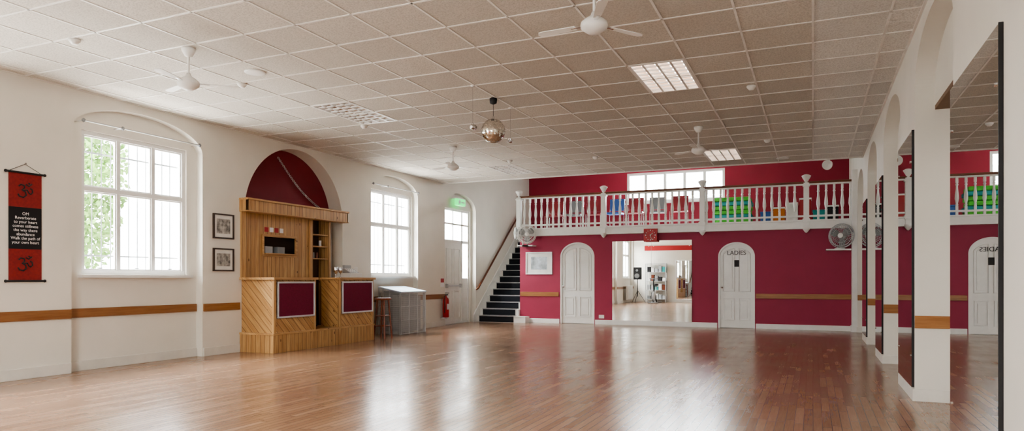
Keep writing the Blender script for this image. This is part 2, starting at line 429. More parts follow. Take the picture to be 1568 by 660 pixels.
# ---- recessed louvre lights
for ix, iy in FIX:
    lit = ix == -3
    x0, x1, y0, y1 = ix*TX+0.012, (ix+1)*TX-0.012, 7.6+iy*TY+0.012, 7.6+(iy+2)*TY-0.012
    mb = MB(); zt = H+0.13
    mb.add([(x0,y0,H),(x1,y0,H),(x1,y1,H),(x0,y1,H),(x0,y0,zt),(x1,y0,zt),(x1,y1,zt),(x0,y1,zt)], [(4,5,6,7),(0,1,5,4),(1,2,6,5),(2,3,7,6),(3,0,4,7)], 'lamplit' if lit else 'lamp')
    mb.frame(lambda u, z, d: (u, z, H+d), x0, x1, y0, y1, 0.022, -0.008, 0.03, 'louvre')
    for i in range(1, 4): x = x0+(x1-x0)*i/4; mb.box(x-0.013, x+0.013, y0, y1, H-0.006, H+0.025, 'louvre')
    for i in range(1, 9): y = y0+(y1-y0)*i/9; mb.box(x0, x1, y-0.006, y+0.006, H-0.006, H+0.012, 'louvre')
    for t in (0.125, 0.375, 0.625, 0.875): mb.cyl((x0+(x1-x0)*t, y0+0.03, H+0.095), (x0+(x1-x0)*t, y1-0.03, H+0.095), 0.013, 'tubelit' if lit else 'tube', seg=10)
    mb.build("recessed_ceiling_light", fixn=False)

# ------------------------------------------------------------------ trim : baseboards and dado
def band(name, fn, segs, z0, z1, th, k, bev=0.004):
    mb = MB()
    for (a, b_, base) in segs: mb.fbox(fn, a, b_, z0, z1, base, base-th, k)
    mb.build(name, bevel=bev)
segs = [(YR, -0.52, 0), (-0.5, 1.5, ND), (1.52, 2.58, 0), (2.6, 4.6, ND), (4.62, 5.68, 0), (5.70, 7.70, ND), (7.72, 8.44, 0), (11.22, 12.05, 0), (12.07, 13.93, ND), (13.95, 15.22, 0), (16.97, YB-0.3, 0)]
band("baseboard_left", fL, segs, 0, 0.13, 0.022, 'basew')
band("trim_dado_left", fL, [s for s in segs if s[0] < 16.9], 0.685, 0.80, 0.025, 'dadoY')
segb = [(-7.25, -6.16, 0), (-5.18, -2.12, 0), (-1.24, 0.8, 0)]
band("baseboard_back", fB, segb, 0, 0.12, 0.022, 'white')
band("trim_dado_back", fB, [(-7.28, -6.18, 0), (-1.24, 0.8, 0)], 0.715, 0.83, 0.025, 'dadoX')
mb = MB()
piers = [(4.25, 5.66), (7.66, 8.86), (10.86, 11.96), (13.92, 15.05), (16.95, YB)]
for i, (a, b_) in enumerate(piers):
    if i > 0:
        mb.box(XR-0.02, XR+0.44, a-0.02, a, 0, 0.12, 'basew'); mb.box(XR-0.02, XR, a, b_, 0, 0.12, 'basew')
for B in rb: mb.box(XR+0.43, XR+0.45, B['uc']-B['w']/2, B['uc']+B['w']/2, 0, 0.12, 'basew')
mb.box(XR-0.02, XR, YR, 4.25, 0, 0.12, 'basew')
mb.build("baseboard_right", bevel=0.004)
mb = MB()
for a, b_ in piers[1:]: mb.box(XR, XR+0.445, a-0.022, a, 0.705, 0.825, 'dadoX')
for B in rb: mb.box(XR+0.425, XR+0.449, B['uc']-B['w']/2, B['uc']+B['w']/2, 0.705, 0.825, 'dadoY')
mb.build("trim_dado_right", bevel=0.003)
mb = MB(); mb.box(XL, XR, YR, YR+0.02, 0, 0.13, 'basew'); mb.build("baseboard_rear")
mb = MB(); mb.box(XL+0.6, XR-.1, YR, YR+0.05, 2.62, 2.86, 'red'); mb.build("trim_2")

# pier mirrors
for i, (a, b_) in enumerate(piers[:4]):
    mb = MB(); z0 = 0.02 if i == 0 else 0.13; z1 = 2.5 if i == 0 else 2.62
    mb.box(XR-0.022, XR-0.004, a+0.02, b_-0.02, z0, z1, 'mirror')
    mb.box(XR-0.004, XR, a+0.015, b_-0.015, z0, z1+0.005, 'black')
    mb.box(XR-0.023, XR-0.003, a+0.012, a+0.021, z0, z1+0.005, 'black')
    for z in (z0+0.3, z1-0.3):
        for y in (a+0.08, b_-0.08): mb.cyl((XR-0.03, y, z), (XR-0.02, y, z), 0.012, 'chrome', seg=10)
    mb.build("wall_mirror")

# ------------------------------------------------------------------ windows
def window(name, fn, u0, u1, z0, z1, cols, transoms, d=0.03, bars=True, sill=True, fw=0.055):
    mb = MB()
    mb.frame(fn, u0, u1, z0, z1, fw, d, d+0.07, 'white')
    for i in range(1, cols):
        u = u0+(u1-u0)*i/cols; mb.fbox(fn, u-0.024, u+0.024, z0+fw, z1-fw, d+0.005, d+0.06, 'white')
    for t in transoms: mb.fbox(fn, u0+fw, u1-fw, t-0.03, t+0.03, d, d+0.065, 'white')
    zz = [z0+fw]+list(transoms)+[z1-fw]
    for i in range(cols):
        a = u0+(u1-u0)*i/cols+(fw if i == 0 else 0.024); b_ = u0+(u1-u0)*(i+1)/cols-(fw if i == cols-1 else 0.024)
        for j in range(len(zz)-1):
            mb.frame(fn, a, b_, zz[j]+(0.03 if j else 0), zz[j+1]-(0.03 if j < len(zz)-2 else 0), 0.018, d+0.02, d+0.05, 'white')
    if sill: mb.fbox(fn, u0-0.05, u1+0.05, z0-0.045, z0-0.005, d-0.12, d+0.06, 'white')
    mb.fbox(fn, u0+fw, u1-fw, z0+fw, z1-fw, d+0.035, d+0.039, 'glass')
    if bars:
        n = int((u1-u0)/0.125)
        for i in range(1, n):
            u = u0+(u1-u0)*i/n; mb.cyl(fn(u, z0, d+0.16), fn(u, z1, d+0.16), 0.007, 'midgrey', seg=6)
        for z in (z0+0.25, z1-0.25): mb.fbox(fn, u0, u1, z-0.01, z+0.01, d+0.15, d+0.17, 'midgrey')
    for i in range(cols):
        u = u0+(u1-u0)*(i+0.5)/cols; mb.fbox(fn, u-0.03, u+0.03, z0+fw+0.02, z0+fw+0.035, d-0.01, d+0.02, 'chrome')
    return mb.build(name, bevel=0.003)
for i, h in enumerate(WIN): window("window_%d" % (i+1), fL, h[0], h[1], h[2], h[3], 3, [2.36], d=ND+0.03)
window("window_5", fG, GW[0], GW[1], GW[2], GW[3], 5, [], d=0.03, bars=False, fw=0.06)
for i, h in enumerate(ADDED_WIN): window("window_%d" % (6+i), fRear, h[0], h[1], h[2], h[3], 3, [2.36], d=0.03)  # frames for the added openings in the rear wall

# fire exit door with side and top glazing in the 4th bay
mb = MB(); d = ND+0.03; y0, y1 = DW; dy0, dy1 = 15.5, 16.42
mb.frame(fL, y0, y1, 0, 3.02, 0.055, d, d+0.08, 'white')
mb.fbox(fL, y0+.05, y1-.05, 2.13, 2.20, d, d+0.08, 'white'); mb.fbox(fL, dy1, dy1+0.06, 0, 3.0, d, d+0.08, 'white')
mb.fbox(fL, y0+.05, y1-.05, 2.60, 2.64, d, d+0.07, 'white'); mb.fbox(fL, dy1+.06, y1-.05, 0, 1.2, d+0.02, d+0.06, 'white')
mb.fbox(fL, 15.93, 15.97, 2.2, 3.0, d, d+0.07, 'white')
mb.fbox(fL, y0+.05, y1-.05, 2.2, 2.97, d+0.035, d+0.04, 'glass'); mb.fbox(fL, dy1+.06, y1-.05, 1.2, 2.13, d+0.035, d+0.04, 'glass')
mb.fbox(fL, dy0-0.02, dy1, 0.01, 2.13, d+0.01, d+0.055, 'white')
for a, b_, c, e in ((dy0+.09, dy0+.42, 1.05, 1.98), (dy0+.52, dy1-.09, 1.05, 1.98), (dy0+.09, dy0+.42, 0.15, 0.88), (dy0+.52, dy1-.09, 0.15, 0.88)):
    mb.frame(fL, a, b_, c, e, 0.025, d-0.002, d+0.012, 'white')
mb.fbox(fL, dy0+0.03, dy1-0.05, 0.98, 1.02, d-0.06, d-0.03, 'greymetal')
for a in (dy0+0.05, dy1-0.1): mb.fbox(fL, a, a+0.05, 0.95, 1.05, d-0.06, d+0.012, 'greymetal')
mb.build("door_1", bevel=0.003)
mb = MB(); mb.fbox(fL, 15.82, 16.25, 3.10, 3.27, -0.05, 0.04, 'green'); mb.fbox(fL, 15.80, 16.27, 3.27, 3.29, -0.055, 0.13, 'plastic')
mb.fbox(fL, 15.88, 15.98, 3.14, 3.23, -0.053, -0.05, 'signw'); mb.fbox(fL, 16.02, 16.2, 3.165, 3.20, -0.053, -0.05, 'signw')
mb.build("exit_sign")

# ------------------------------------------------------------------ back wall doors
def arched_door(name, D, lad=False):
    mb = MB(); uc, w, sp, ri = D['uc'], D['w'], D['sp'], D['ri']
    def outline(ins, zlo, n=24):
        W = w/2-ins; pts = [(uc-W, zlo), (uc+W, zlo)]
        for i in range(n+1):
            t = PI*i/n; pts.append((uc+W*math.cos(t), sp+(ri-ins)*math.sin(t)))
        return pts
    mb.prism(outline(0.035, 0.01), fB, 0.045, 0.088, 'white')
    W = w/2
    for i in range(24):
        t0, t1 = PI*i/24, PI*(i+1)/24
        P = lambda t, s: (uc+(W-s)*math.cos(t), sp+(ri-s)*math.sin(t))
        mb.prism([P(t0, 0.001), P(t1, 0.001), P(t1, 0.04), P(t0, 0.04)], fB, 0.0, 0.088, 'white')
    for s_ in (-1, 1): mb.fbox(fB, uc+s_*(W-0.04), uc+s_*(W-0.001), 0, sp, 0.0, 0.088, 'white')
    for s_ in (-1, 1):
        a, b_ = sorted((uc+s_*0.05, uc+s_*(W-0.11)))
        mb.frame(fB, a, b_, 0.18, 0.72, 0.022, 0.026, 0.046, 'white'); mb.fbox(fB, a+.06, b_-.06, 0.24, 0.66, 0.032, 0.046, 'white')
        n = 12; zr = lambda u: sp-0.02+(ri-0.13)*math.sqrt(max(0, 1-((u-uc)/(W-0.09))**2))
        path = [(a, 0.88)]+[(a+(b_-a)*i/n, zr(a+(b_-a)*i/n)) for i in range(n+1)]+[(b_, 0.88)]
        mb.tube([fB(u, z, 0.043) for u, z in path], 0.017, 'white', 6, closed=True)
        mb.prism([(a+.05, 0.94), (b_-.05, 0.94)]+[(b_-.05-(b_-a-.1)*i/n, zr(b_-.05-(b_-a-.1)*i/n)-0.06) for i in range(n+1)], fB, 0.032, 0.046, 'white')
    mb.lathe(fB(uc-(W-0.09), 0.98, 0.045), [(0.012, 0), (0.012, 0.03), (0.028, 0.04), (0.03, 0.055), (0.015, 0.068), (0, 0.07)], 'chrome', ax=(0, -1, 0))
    ob = mb.build(name, bevel=0.002)
    if lad:
        mb = MB(); mb.fbox(fB, uc-0.05, uc+0.06, 1.47, 1.63, 0.025, 0.036, 'black'); mb.build("plaque", parent=ob)
        text("LADIES", (uc, YB+0.03, 1.80), ROT_B, 0.14, 'black', ob, ext=0.004)
    return ob
arched_door("door_2", D1); arched_door("door_3", D2, True)

# ------------------------------------------------------------------ mezzanine balcony
mb = MB()
mb.box(-7.3, XR, YB-0.0, YG, 2.42, 2.5, 'white')
mb.build("floor_gallery")
mb = MB(); yf = YB-0.10
mb.box(-7.34, XR, yf, YB-0.001, 2.34, 2.50, 'white'); mb.box(-7.36, XR, yf-0.03, YB, 2.50, 2.535, 'white'); mb.box(-7.35, XR, yf-0.015, YB-0.001, 2.325, 2.345, 'white')
mb.box(-7.34, XR, yf+0.01, yf+0.09, 2.60, 2.64, 'white')
mb.box(-7.36, XR, yf+0.0, yf+0.10, 3.33, 3.36, 'white')
yc = yf+0.05
posts = [-7.29, -4.93, -2.46, -0.14]
bal = [(0.020, 0), (0.020, 0.06), (0.030, 0.08), (0.022, 0.12), (0.040, 0.24), (0.036, 0.33), (0.022, 0.48), (0.020, 0.56), (0.030, 0.59), (0.020, 0.62), (0.020, 0.70)]
x = -7.15
while x < XR-0.05:
    if min(abs(x-p) for p in posts) > 0.09:
        mb.box(x-0.025, x+0.025, yc-0.022, yc+0.022, 2.53, 2.73, 'white'); mb.box(x-0.025, x+0.025, yc-0.022, yc+0.022, 3.22, 3.34, 'white')
        mb.lathe((x, yc, 2.68), [(r, z*0.85) for r, z in bal], 'white', seg=8)
    x += 0.165
for p in posts:
    w = 0.06; y = yc-0.03
    mb.box(p-w, p+w, y-w, y+w, 2.36, 3.38, 'white')
    mb.box(p-w-.02, p+w+.02, y-w-.02, y+w+.02, 2.48, 2.56, 'white')
    mb.box(p-w-.018, p+w+.018, y-w-.018, y+w+.018, 3.30, 3.34, 'white')
    mb.lathe((p, y, 3.38), [(0.05, 0), (0.035, 0.02), (0.05, 0.06), (0.085, 0.12), (0.10, 0.15), (0.10, 0.165), (0.05, 0.19), (0, 0.20)], 'white', seg=16)
    mb.lathe((p, y, 2.36), [(0.085, 0), (0.085, -0.03), (0.06, -0.07), (0.03, -0.11), (0.0, -0.13)], 'white', seg=16)
ob = mb.build("balcony_balustrade", bevel=0.003)
mb = MB(); mb.box(-7.36, XR, yf-0.01, yf+0.11, 3.36, 3.41, 'rail'); mb.build("handrail", bevel=0.012, parent=ob)
mb = MB(); mb.box(0.79, XR, 16.98, YB, 0, 3.6, 'white'); mb.box(0.77, XR, 16.96, YB, 0, 0.14, 'white'); mb.build("trim_pipe_casing", bevel=0.005)

# gallery contents
def stack_chair(x, y, z, ang, k):
    mb = MB()
    T_ = Matrix.Translation((x, y, z)) @ Matrix.Rotation(ang, 4, 'Z')
    P = lambda a, b, c: T_ @ Vector((a, b, c))
    for s_ in (-1, 1):
        mb.tube([P(s_*.2, -.2, 0), P(s_*.2, -.18, .44), P(s_*.2, .18, .46), P(s_*.2, .26, .88)], 0.011, 'chrome', 6)
        mb.tube([P(s_*.2, .22, 0), P(s_*.2, .16, .44)], 0.011, 'chrome', 6)
    mb.box(-.2, .2, -.2, .2, .44, .49, k, T_); mb.box(-.2, .2, .2, .235, .56, .88, k, T_)
    mb.build("stacking_chair", bevel=0.01, loc=(x, y, z))
for i in range(7): stack_chair(-6.7+i*0.58, 18.3+0.1*(i % 2), 2.5, 0.1*(i % 3), ('chairred', 'midgrey', 'chairred', 'blue')[i % 4])
mb = MB()
cols = ['matgreen', 'matgreen', 'teal', 'matgreen', 'matgreen', 'teal', 'matgreen']
for i, c in enumerate(cols): mb.box(-2.35+0.02*(i % 2), -1.45+0.02*(i % 3), 18.3, 18.9, 2.5+i*0.11, 2.60+i*0.11, c)
mb.build("exercise_mat_stack", bevel=0.02)
mb = MB()
for i, c in enumerate(['blue', 'orange', 'plastic', 'red', 'teal', 'black']):
    x = -1.2+i*0.3; hgt = 0.35+0.1*((i*5) % 4)
    mb.box(x, x+0.26, 18.2, 18.6, 2.5, 2.5+hgt, c); mb.box(x-.01, x+.27, 18.19, 18.61, 2.5+hgt-.04, 2.5+hgt, 'plastic' if i % 2 else c)
mb.build("storage_box_row", bevel=0.008)

# ------------------------------------------------------------------ stairs
mb = MB(); n = 14; ri, go = 2.5/14, 0.225; ys = 16.95
for i in range(n):
    y = ys+i*go; z = (i+1)*ri; xr = -7.02 if i == 0 else -7.305
    mb.box(XL+0.03, xr-0.0, y, (y+go if i else YB-0.001), z-ri, z-0.012, 'white')
    if i == 0: mb.box(XL+.03, -7.31, YB-0.001, y+2*go, 0, ri-.012, 'white')
    mb.box(XL+0.12, min(xr-0.10, -7.36), y-0.012, y+go, z-ri+0.012, z, 'carpet')
    mb.box(XL+0.11, min(xr-0.09, -7.35), y-0.022, y+0.02, z-0.012, z+0.006, 'nosing')
    mb.box(XL+0.03, xr, y-0.02, y+go, z-0.014, z-0.004, 'white')
mb.build("staircase", bevel=0.003)
mb = MB()
pts = [(16.8, 0), (17.05, 0), (20.3, 2.62), (20.3, 2.95), (16.95, 0.33), (16.8, 0.2)]
mb.prism(pts, fL, -0.03, 0.0, 'white'); mb.build("trim_stair_string", bevel=0.004)
mb = MB(); p0, p1 = Vector((XL+0.08, 16.95, 0.92)), Vector((XL+0.08, 20.0, 3.35))
mb.tube([(XL+0.08, 16.85, 0.90), p0, p1], 0.028, 'rail', 10)
for t in (0.05, 0.35, 0.65, 0.95):
    q = p0.lerp(p1, t); mb.tube([(XL, q.y, q.z-0.06), (XL+0.07, q.y, q.z-0.06), (XL+0.08, q.y, q.z-0.02)], 0.008, 'chrome', 6)
mb.build("stair_handrail")

# ------------------------------------------------------------------ bar / kiosk
mb = MB(); XF = -7.80; KA, KB = 8.45, 11.17
mb.box(XL, XF, KA, KB, 0.0, 0.29, 'pineV')
mb.box(XL, XF+0.012, KA-.012, KB+.012, 0.285, 0.315, 'pineY')
def block(y0, y1, xb):
    mb.box(xb, XF-0.02, y0+0.02, y1-0.02, 0.315, 1.165, 'pineD1')
    for ya in (y0, y1-0.05):
        mb.box(XF-0.05, XF, ya, ya+0.05, 0.315, 1.165, 'pineV')
    mb.box(xb, XF+0.03, y0-0.03, y1+0.03, 1.165, 1.205, 'pineY')
    a, b_, c, e = y0+0.07, y1-0.035, 0.55, 1.135
    mb.box(XF-0.02, XF-0.002, a, b_, c, e, 'burgfab')
    mb.frame(lambda u, z, d_: (XF+d_, u, z), a, b_, c, e, 0.028, -0.02, 0.014, 'silver')
block(KA+.02, 9.47, XL); block(10.11, KB-.01, -8.22)
mb.box(XL, -8.3, 9.47, 10.11, 0.315, 0.5, 'dark')
XP = XL-0.02
fP = lambda u, z, d_: (XP+d_, u, z)
hy0, hy1, hz0, hz1 = 9.0, 9.78, 1.60, 1.90
for a, b_, c, e in ((8.57, hy0, 0.3, 2.3), (hy1, 10.18, 0.3, 2.3), (hy0, hy1, 0.3, hz0), (hy0, hy1, hz1, 2.3)):
    mb.fbox(fP, a, b_, c, e, -0.02, 0.0, 'pineV')
mb.frame(fP, hy0-.04, hy1+.04, hz0-.04, hz1+.04, 0.04, 0.0, 0.02, 'pineY')
mb.fbox(fP, hy0, hy1, hz0, hz0+0.02, -0.25, 0.06, 'pineY')
mb.fbox(fP, 8.57, 11.08, 0.3, 2.3, -0.279, -0.26, 'dark')
mb.fbox(fP, 10.15, 10.22, 0.3, 2.3, -0.25, 0.03, 'pineV')
for z in (1.55, 1.78, 2.0): mb.fbox(fP, 10.22, 10.72, z, z+0.02, -0.25, -0.02, 'pineY')
mb.fbox(fP, 10.72, 10.77, 0.3, 2.3, -0.25, 0.0, 'pineV')
mb.fbox(fP, 10.77, 11.08, 0.3, 2.3, -0.26, -0.22, 'cream')
for i in range(5):
    y = 10.28+0.1*(i % 4); z = (1.57, 1.80)[i//3]
    mb.cyl((XP-0.1, y, z), (XP-0.1, y, z+0.11), 0.025, ('signw', 'inner', 'stoolw')[i % 3], seg=10)
for i in range(2): mb.box(XP-0.16, XP-0.06, 9.1+i*0.3, 9.28+i*0.3, hz0+.02, hz0+.14, ('inner', 'midgrey')[i])
mb.box(XL, -8.46, KA+.01, KA+.12, 1.205, 2.28, 'pineV')
CX = -8.33; C0, C1 = 8.44, 11.06
mb.box(XL, CX+.02, C0, C1, 2.27, 2.285, 'pineY'); mb.box(CX-.03, CX, C0, C1, 2.285, 2.46, 'pineV'); mb.box(XL, CX, C0, C0+.03, 2.285, 2.46, 'pineV'); mb.box(XL, CX, C1-.03, C1, 2.285, 2.46, 'pineV')
mb.box(XL-0.29, CX+.025, 8.58, 11.07, 2.46, 2.49, 'pineY'); mb.box(XL, CX+.025, C0-.01, 8.58, 2.46, 2.49, 'pineY')
for i, k in enumerate(('red', 'signw', 'red', 'signw')): mb.fbox(fP, 9.02+i*0.12, 9.11+i*0.12, 1.98, 2.06, 0.0, 0.006, k)
mb.build("bar_kiosk", bevel=0.003)
mb = MB(); A = Vector((XL-0.26, 9.62, 3.34)); Bp = Vector((XL-0.26, 10.78, 2.53))
for i in range(28):
    t = i/27; c = A.lerp(Bp, t)+Vector((0, 0, -0.10*math.sin(PI*t)))
    mb.ring(c, (1, 0, 0.4) if i % 2 else (0.3, 1, 0.6), 0.022, 0.006, 'silver', 10, 5)
mb.build("hanging_chain")
mb = MB(); y0 = 10.55
mb.box(-8.15, -7.92, y0+.05, y0+0.40, 1.206, 1.29, 'plastic')
T_ = Matrix.Translation((-8.05, y0+.22, 1.30)) @ Matrix.Rotation(0.5, 4, 'Y')
mb.box(-0.1, 0.1, -0.15, 0.15, -0.02, 0.04, 'inner', T_)
for i in range(3):
    for j in range(4): mb.box(-0.07+i*.055, -0.03+i*.055, -0.13+j*.06, -0.09+j*.06, 0.04, 0.05, 'signw', T_)
mb.box(-8.15, -8.1, y0+.1, y0+0.3, 1.29, 1.44, 'inner')
mb.build("cash_register", bevel=0.006)
for dx, dy in ((0.0, 0.0), (0.05, 0.1), (-0.06, 0.14)):
    mb = MB(); mb.lathe((-8.0+dx, 10.25+dy*0.8, 1.206), [(0.03, 0), (0.03, 0.01), (0.006, 0.015), (0.006, 0.07), (0.035, 0.10), (0.04, 0.15), (0.033, 0.19)], 'chrome', 14); mb.build("wine_glass")

# ------------------------------------------------------------------ banner
mb = MB(); a, b_ = 4.95, 5.32
mb.fbox(fL, a, b_, 2.02, 2.42, -0.012, -0.006, 'redfab'); mb.fbox(fL, a, b_, 1.53, 2.02, -0.012, -0.006, 'blackfab'); mb.fbox(fL, a, b_, 1.16, 1.53, -0.012, -0.006, 'redfab')
for z in (2.425, 1.155):
    mb.cyl(fL(a-0.03, z, -0.015), fL(b_+0.03, z, -0.015), 0.012, 'black', seg=10)
    for u in (a-0.035, b_+0.035): mb.lathe(fL(u, z, -0.015), [(0, -0.018), (0.015, -0.01), (0.018, 0), (0.015, 0.01), (0, 0.018)], 'black', 10, ax=(0, 1, 0))
mb.tube([fL(a, 2.43, -0.012), fL((a+b_)/2, 2.53, -0.006), fL(b_, 2.43, -0.012)], 0.003, 'black', 6)
mb.lathe(fL((a+b_)/2, 2.535, 0), [(0.01, 0), (0.01, 0.02)], 'chrome', 8, ax=(1, 0, 0))
def om(cz, s):
    c = (a+b_)/2-0.01; P = lambda u, z: fL(c+u*s, cz+z*s, -0.013)
    mb.tube([P(-.45, .35), P(-.3, .5), P(-.05, .45), P(.0, .25), P(-.2, .08), P(.05, -.05), P(.12, -.3), P(-.1, -.5), P(-.4, -.42), P(-.5, -.25)], 0.009, 'black', 6)
    mb.tube([P(-.1, .05), P(.2, .12), P(.3, -.1), P(.45, -.2), P(.6, -.05), P(.55, .2), P(.4, .25)], 0.008, 'black', 6)
    mb.tube([P(.1, .55), P(.3, .42), P(.55, .6)], 0.008, 'black', 6); mb.tube([P(.3, .6), P(.36, .66)], 0.012, 'black', 6)
om(2.21, 0.15); om(1.35, 0.15)
ob = mb.build("om_wall_banner")
text("OM\nReverberate\nto your heart\ncomes stillness\nthe way there\nabundance\nWalk the path of\nyour own heart", (XL+0.014, (a+b_)/2, 1.775), ROT_L, 0.048, 'signw', ob, ext=0.0005, spacing=1.0)

for z0, z1 in ((1.81, 2.20), (1.30, 1.66)):
    mb = MB(); mb.frame(fL, 7.90, 8.31, z0, z1, 0.022, -0.03, 0, 'framebr'); mb.fbox(fL, 7.91, 8.30, z0+.01, z1-.01, -0.012, -0.002, 'paper'); mb.fbox(fL, 7.97, 8.24, z0+.08, z1-.08, -0.014, -0.011, 'photoA'); mb.build("framed_print")
mb = MB(); mb.frame(fB, -7.12, -6.36, 1.30, 1.90, 0.03, -0.03, 0, 'signw'); mb.fbox(fB, -7.1, -6.38, 1.32, 1.88, -0.012, -0.002, 'paper'); mb.fbox(fB, -6.97, -6.51, 1.43, 1.77, -0.014, -0.011, 'photoB'); mb.build("framed_picture")
for u0, u1 in ((5.82, 7.62), (12.1, 13.9)):
    mb = MB(); mb.cyl(fL(u0, 3.19, -0.04), fL(u1, 3.19, -0.04), 0.009, 'greymetal', seg=8)
    for u in (u0, (u0*.7+u1*.3), u1):
        mb.cyl(fL(u, 3.19, -0.04), fL(u, 3.19, ND), 0.007, 'greymetal', seg=8); mb.lathe(fL(u, 3.19, -0.04), [(0, -0.03), (0.02, -0.015), (0.024, 0), (0.02, 0.015), (0, 0.03)], 'midgrey', 10, ax=(0, 0, 1))
    mb.build("curtain_rail")

# ------------------------------------------------------------------ bar stool
mb = MB(); cx, cy = -7.82, 11.50
mb.lathe((cx, cy, 0.76), [(0.0, 0), (0.15, 0.0), (0.17, 0.012), (0.17, 0.03), (0.15, 0.045), (0, 0.04)], 'stoolw', 24)
for i in range(4):
    t = PI/4+i*PI/2; mb.cyl((cx+.11*math.cos(t), cy+.11*math.sin(t), .765), (cx+.18*math.cos(t), cy+.18*math.sin(t), 0), 0.018, 'stoolw', seg=10)
for z, r in ((0.25, 0.157), (0.45, 0.139)):
    for i in range(4):
        t = PI/4+i*PI/2; t2 = t+PI/2; mb.cyl((cx+r*math.cos(t), cy+r*math.sin(t), z), (cx+r*math.cos(t2), cy+r*math.sin(t2), z), 0.011, 'stoolw', seg=8)
mb.build("bar_stool")

# ------------------------------------------------------------------ caged cooler
mb = MB(); x0, x1, y0, y1 = XL+0.03, -7.92, 12.3, 13.3
mb.prism([(x0+.06, 0.06), (x1-.08, 0.06), (x1-.08, 0.80), (x0+.06, 0.92)], lambda a, z, d_: (a, d_, z), y0+.08, y1-.08, 'inner')
mb.prism([(x0, 0.99), (x1+.02, 0.885), (x1+.02, 0.91), (x0, 1.02)], lambda a, z, d_: (a, d_, z), y0-.02, y1+.02, 'paleblue')
zt = lambda x: 0.99-(x-x0)/(x1-x0)*0.11
for i in range(31): y = y0+(y1-y0)*i/30; mb.cyl((x1, y, 0), (x1, y, 0.88), 0.004 if i % 10 else 0.012, 'greymetal', seg=5, caps=False)
for i in range(19): x = x0+(x1-x0)*i/18; mb.cyl((x, y0, 0), (x, y0, zt(x)), 0.004 if i % 9 else 0.012, 'greymetal', seg=5, caps=False)
for i in range(22):
    z = 0.02+0.86*i/21; r = 0.0035 if i % 7 else 0.009
    mb.cyl((x1, y0, z), (x1, y1, z), r, 'greymetal', seg=5, caps=False); mb.cyl((x0, y0, z), (x1, y0, z), r, 'greymetal', seg=5, caps=False)
for (x, y) in ((x0+.02, y0+.02), (x1-.02, y0+.02), (x1-.02, y1-.02), (x0+.02, y1-.02)): mb.box(x-.015, x+.015, y-.015, y+.015, 0, 0.88, 'greymetal')
mb.build("heater_guard_cage")

# ------------------------------------------------------------------ fire extinguisher + signs
mb = MB(); cx, cy, z0 = XL+0.11, 15.08, 0.22
mb.lathe((cx, cy, z0), [(0.07, 0), (0.08, 0.01), (0.08, 0.42), (0.07, 0.47), (0.035, 0.50), (0.025, 0.53), (0.025, 0.55)], 'red', 20)
mb.box(cx-.015, cx+.06, cy-.015, cy+.015, z0+.55, z0+.58, 'black'); mb.box(cx-.015, cx+.09, cy-.012, cy+.012, z0+.60, z0+.615, 'black')
mb.tube([(cx, cy-.02, z0+.56), (cx+.02, cy-.09, z0+.52), (cx+.03, cy-.10, z0+.3), (cx+.02, cy-.095, z0+.12)], 0.012, 'black', 8)
mb.box(cx-.05, cx+.082, cy-.05, cy+.05, z0+.2, z0+.34, 'signw'); mb.box(XL, cx-.07, cy-.03, cy+.03, z0+.35, z0+.45, 'greymetal')
mb.box(XL, XL+.12, cy-.07, cy+.07, z0-.03, z0, 'greymetal')
mb.build("fire_extinguisher")
mb = MB(); mb.fbox(fL, 15.0, 15.18, 0.98, 1.2, -0.006, 0, 'signw'); mb.fbox(fL, 15.01, 15.17, 1.09, 1.19, -0.008, -0.005, 'red'); mb.build("extinguisher_sign")

# ------------------------------------------------------------------ back wall mirror, clock, fans
mb = MB(); mb.fbox(fB, -4.72, -2.72, 0.10, 2.14, -0.016, -0.004, 'mirror'); mb.fbox(fB, -4.725, -2.715, 0.095, 2.145, -0.004, 0, 'black')
mb.fbox(fB, -3.722, -3.718, 0.10, 2.14, -0.018, -0.015, 'greymetal')
for u in (-4.66, -3.78, -3.66, -2.78):
    for z in (0.25, 2.0): mb.cyl(fB(u, z, -0.016), fB(u, z, -0.024), 0.012, 'chrome', seg=10)
mb.build("dance_mirror")
mb = MB(); cu, cz = -3.71, 2.27
fC = lambda u, z, d_: (u, YB-0.115+d_, z)
mb.fbox(fC, cu-.17, cu+.17, cz-.16, cz+.16, -0.035, 0.0, 'red')
for i in range(12):
    t = PI*i/6; mb.cyl(fC(cu+.12*math.sin(t), cz+.12*math.cos(t), -0.035), fC(cu+.12*math.sin(t), cz+.12*math.cos(t), -0.04), 0.014 if i % 3 == 0 else 0.009, 'signw', seg=8)
for t, L, w in ((0.9, 0.075, 0.009), (2.9, 0.11, 0.007)): mb.tube([fC(cu, cz, -0.043), fC(cu+L*math.sin(t), cz+L*math.cos(t), -0.043)], w, 'signw', 6)
mb.cyl(fC(cu, cz, -.035), fC(cu, cz, -.05), 0.013, 'signw', seg=10)
mb.box(cu-.05, cu+.05, YB-0.115, YB, cz-0.05, cz+0.05, 'red')
mb.build("wall_clock", bevel=0.008)
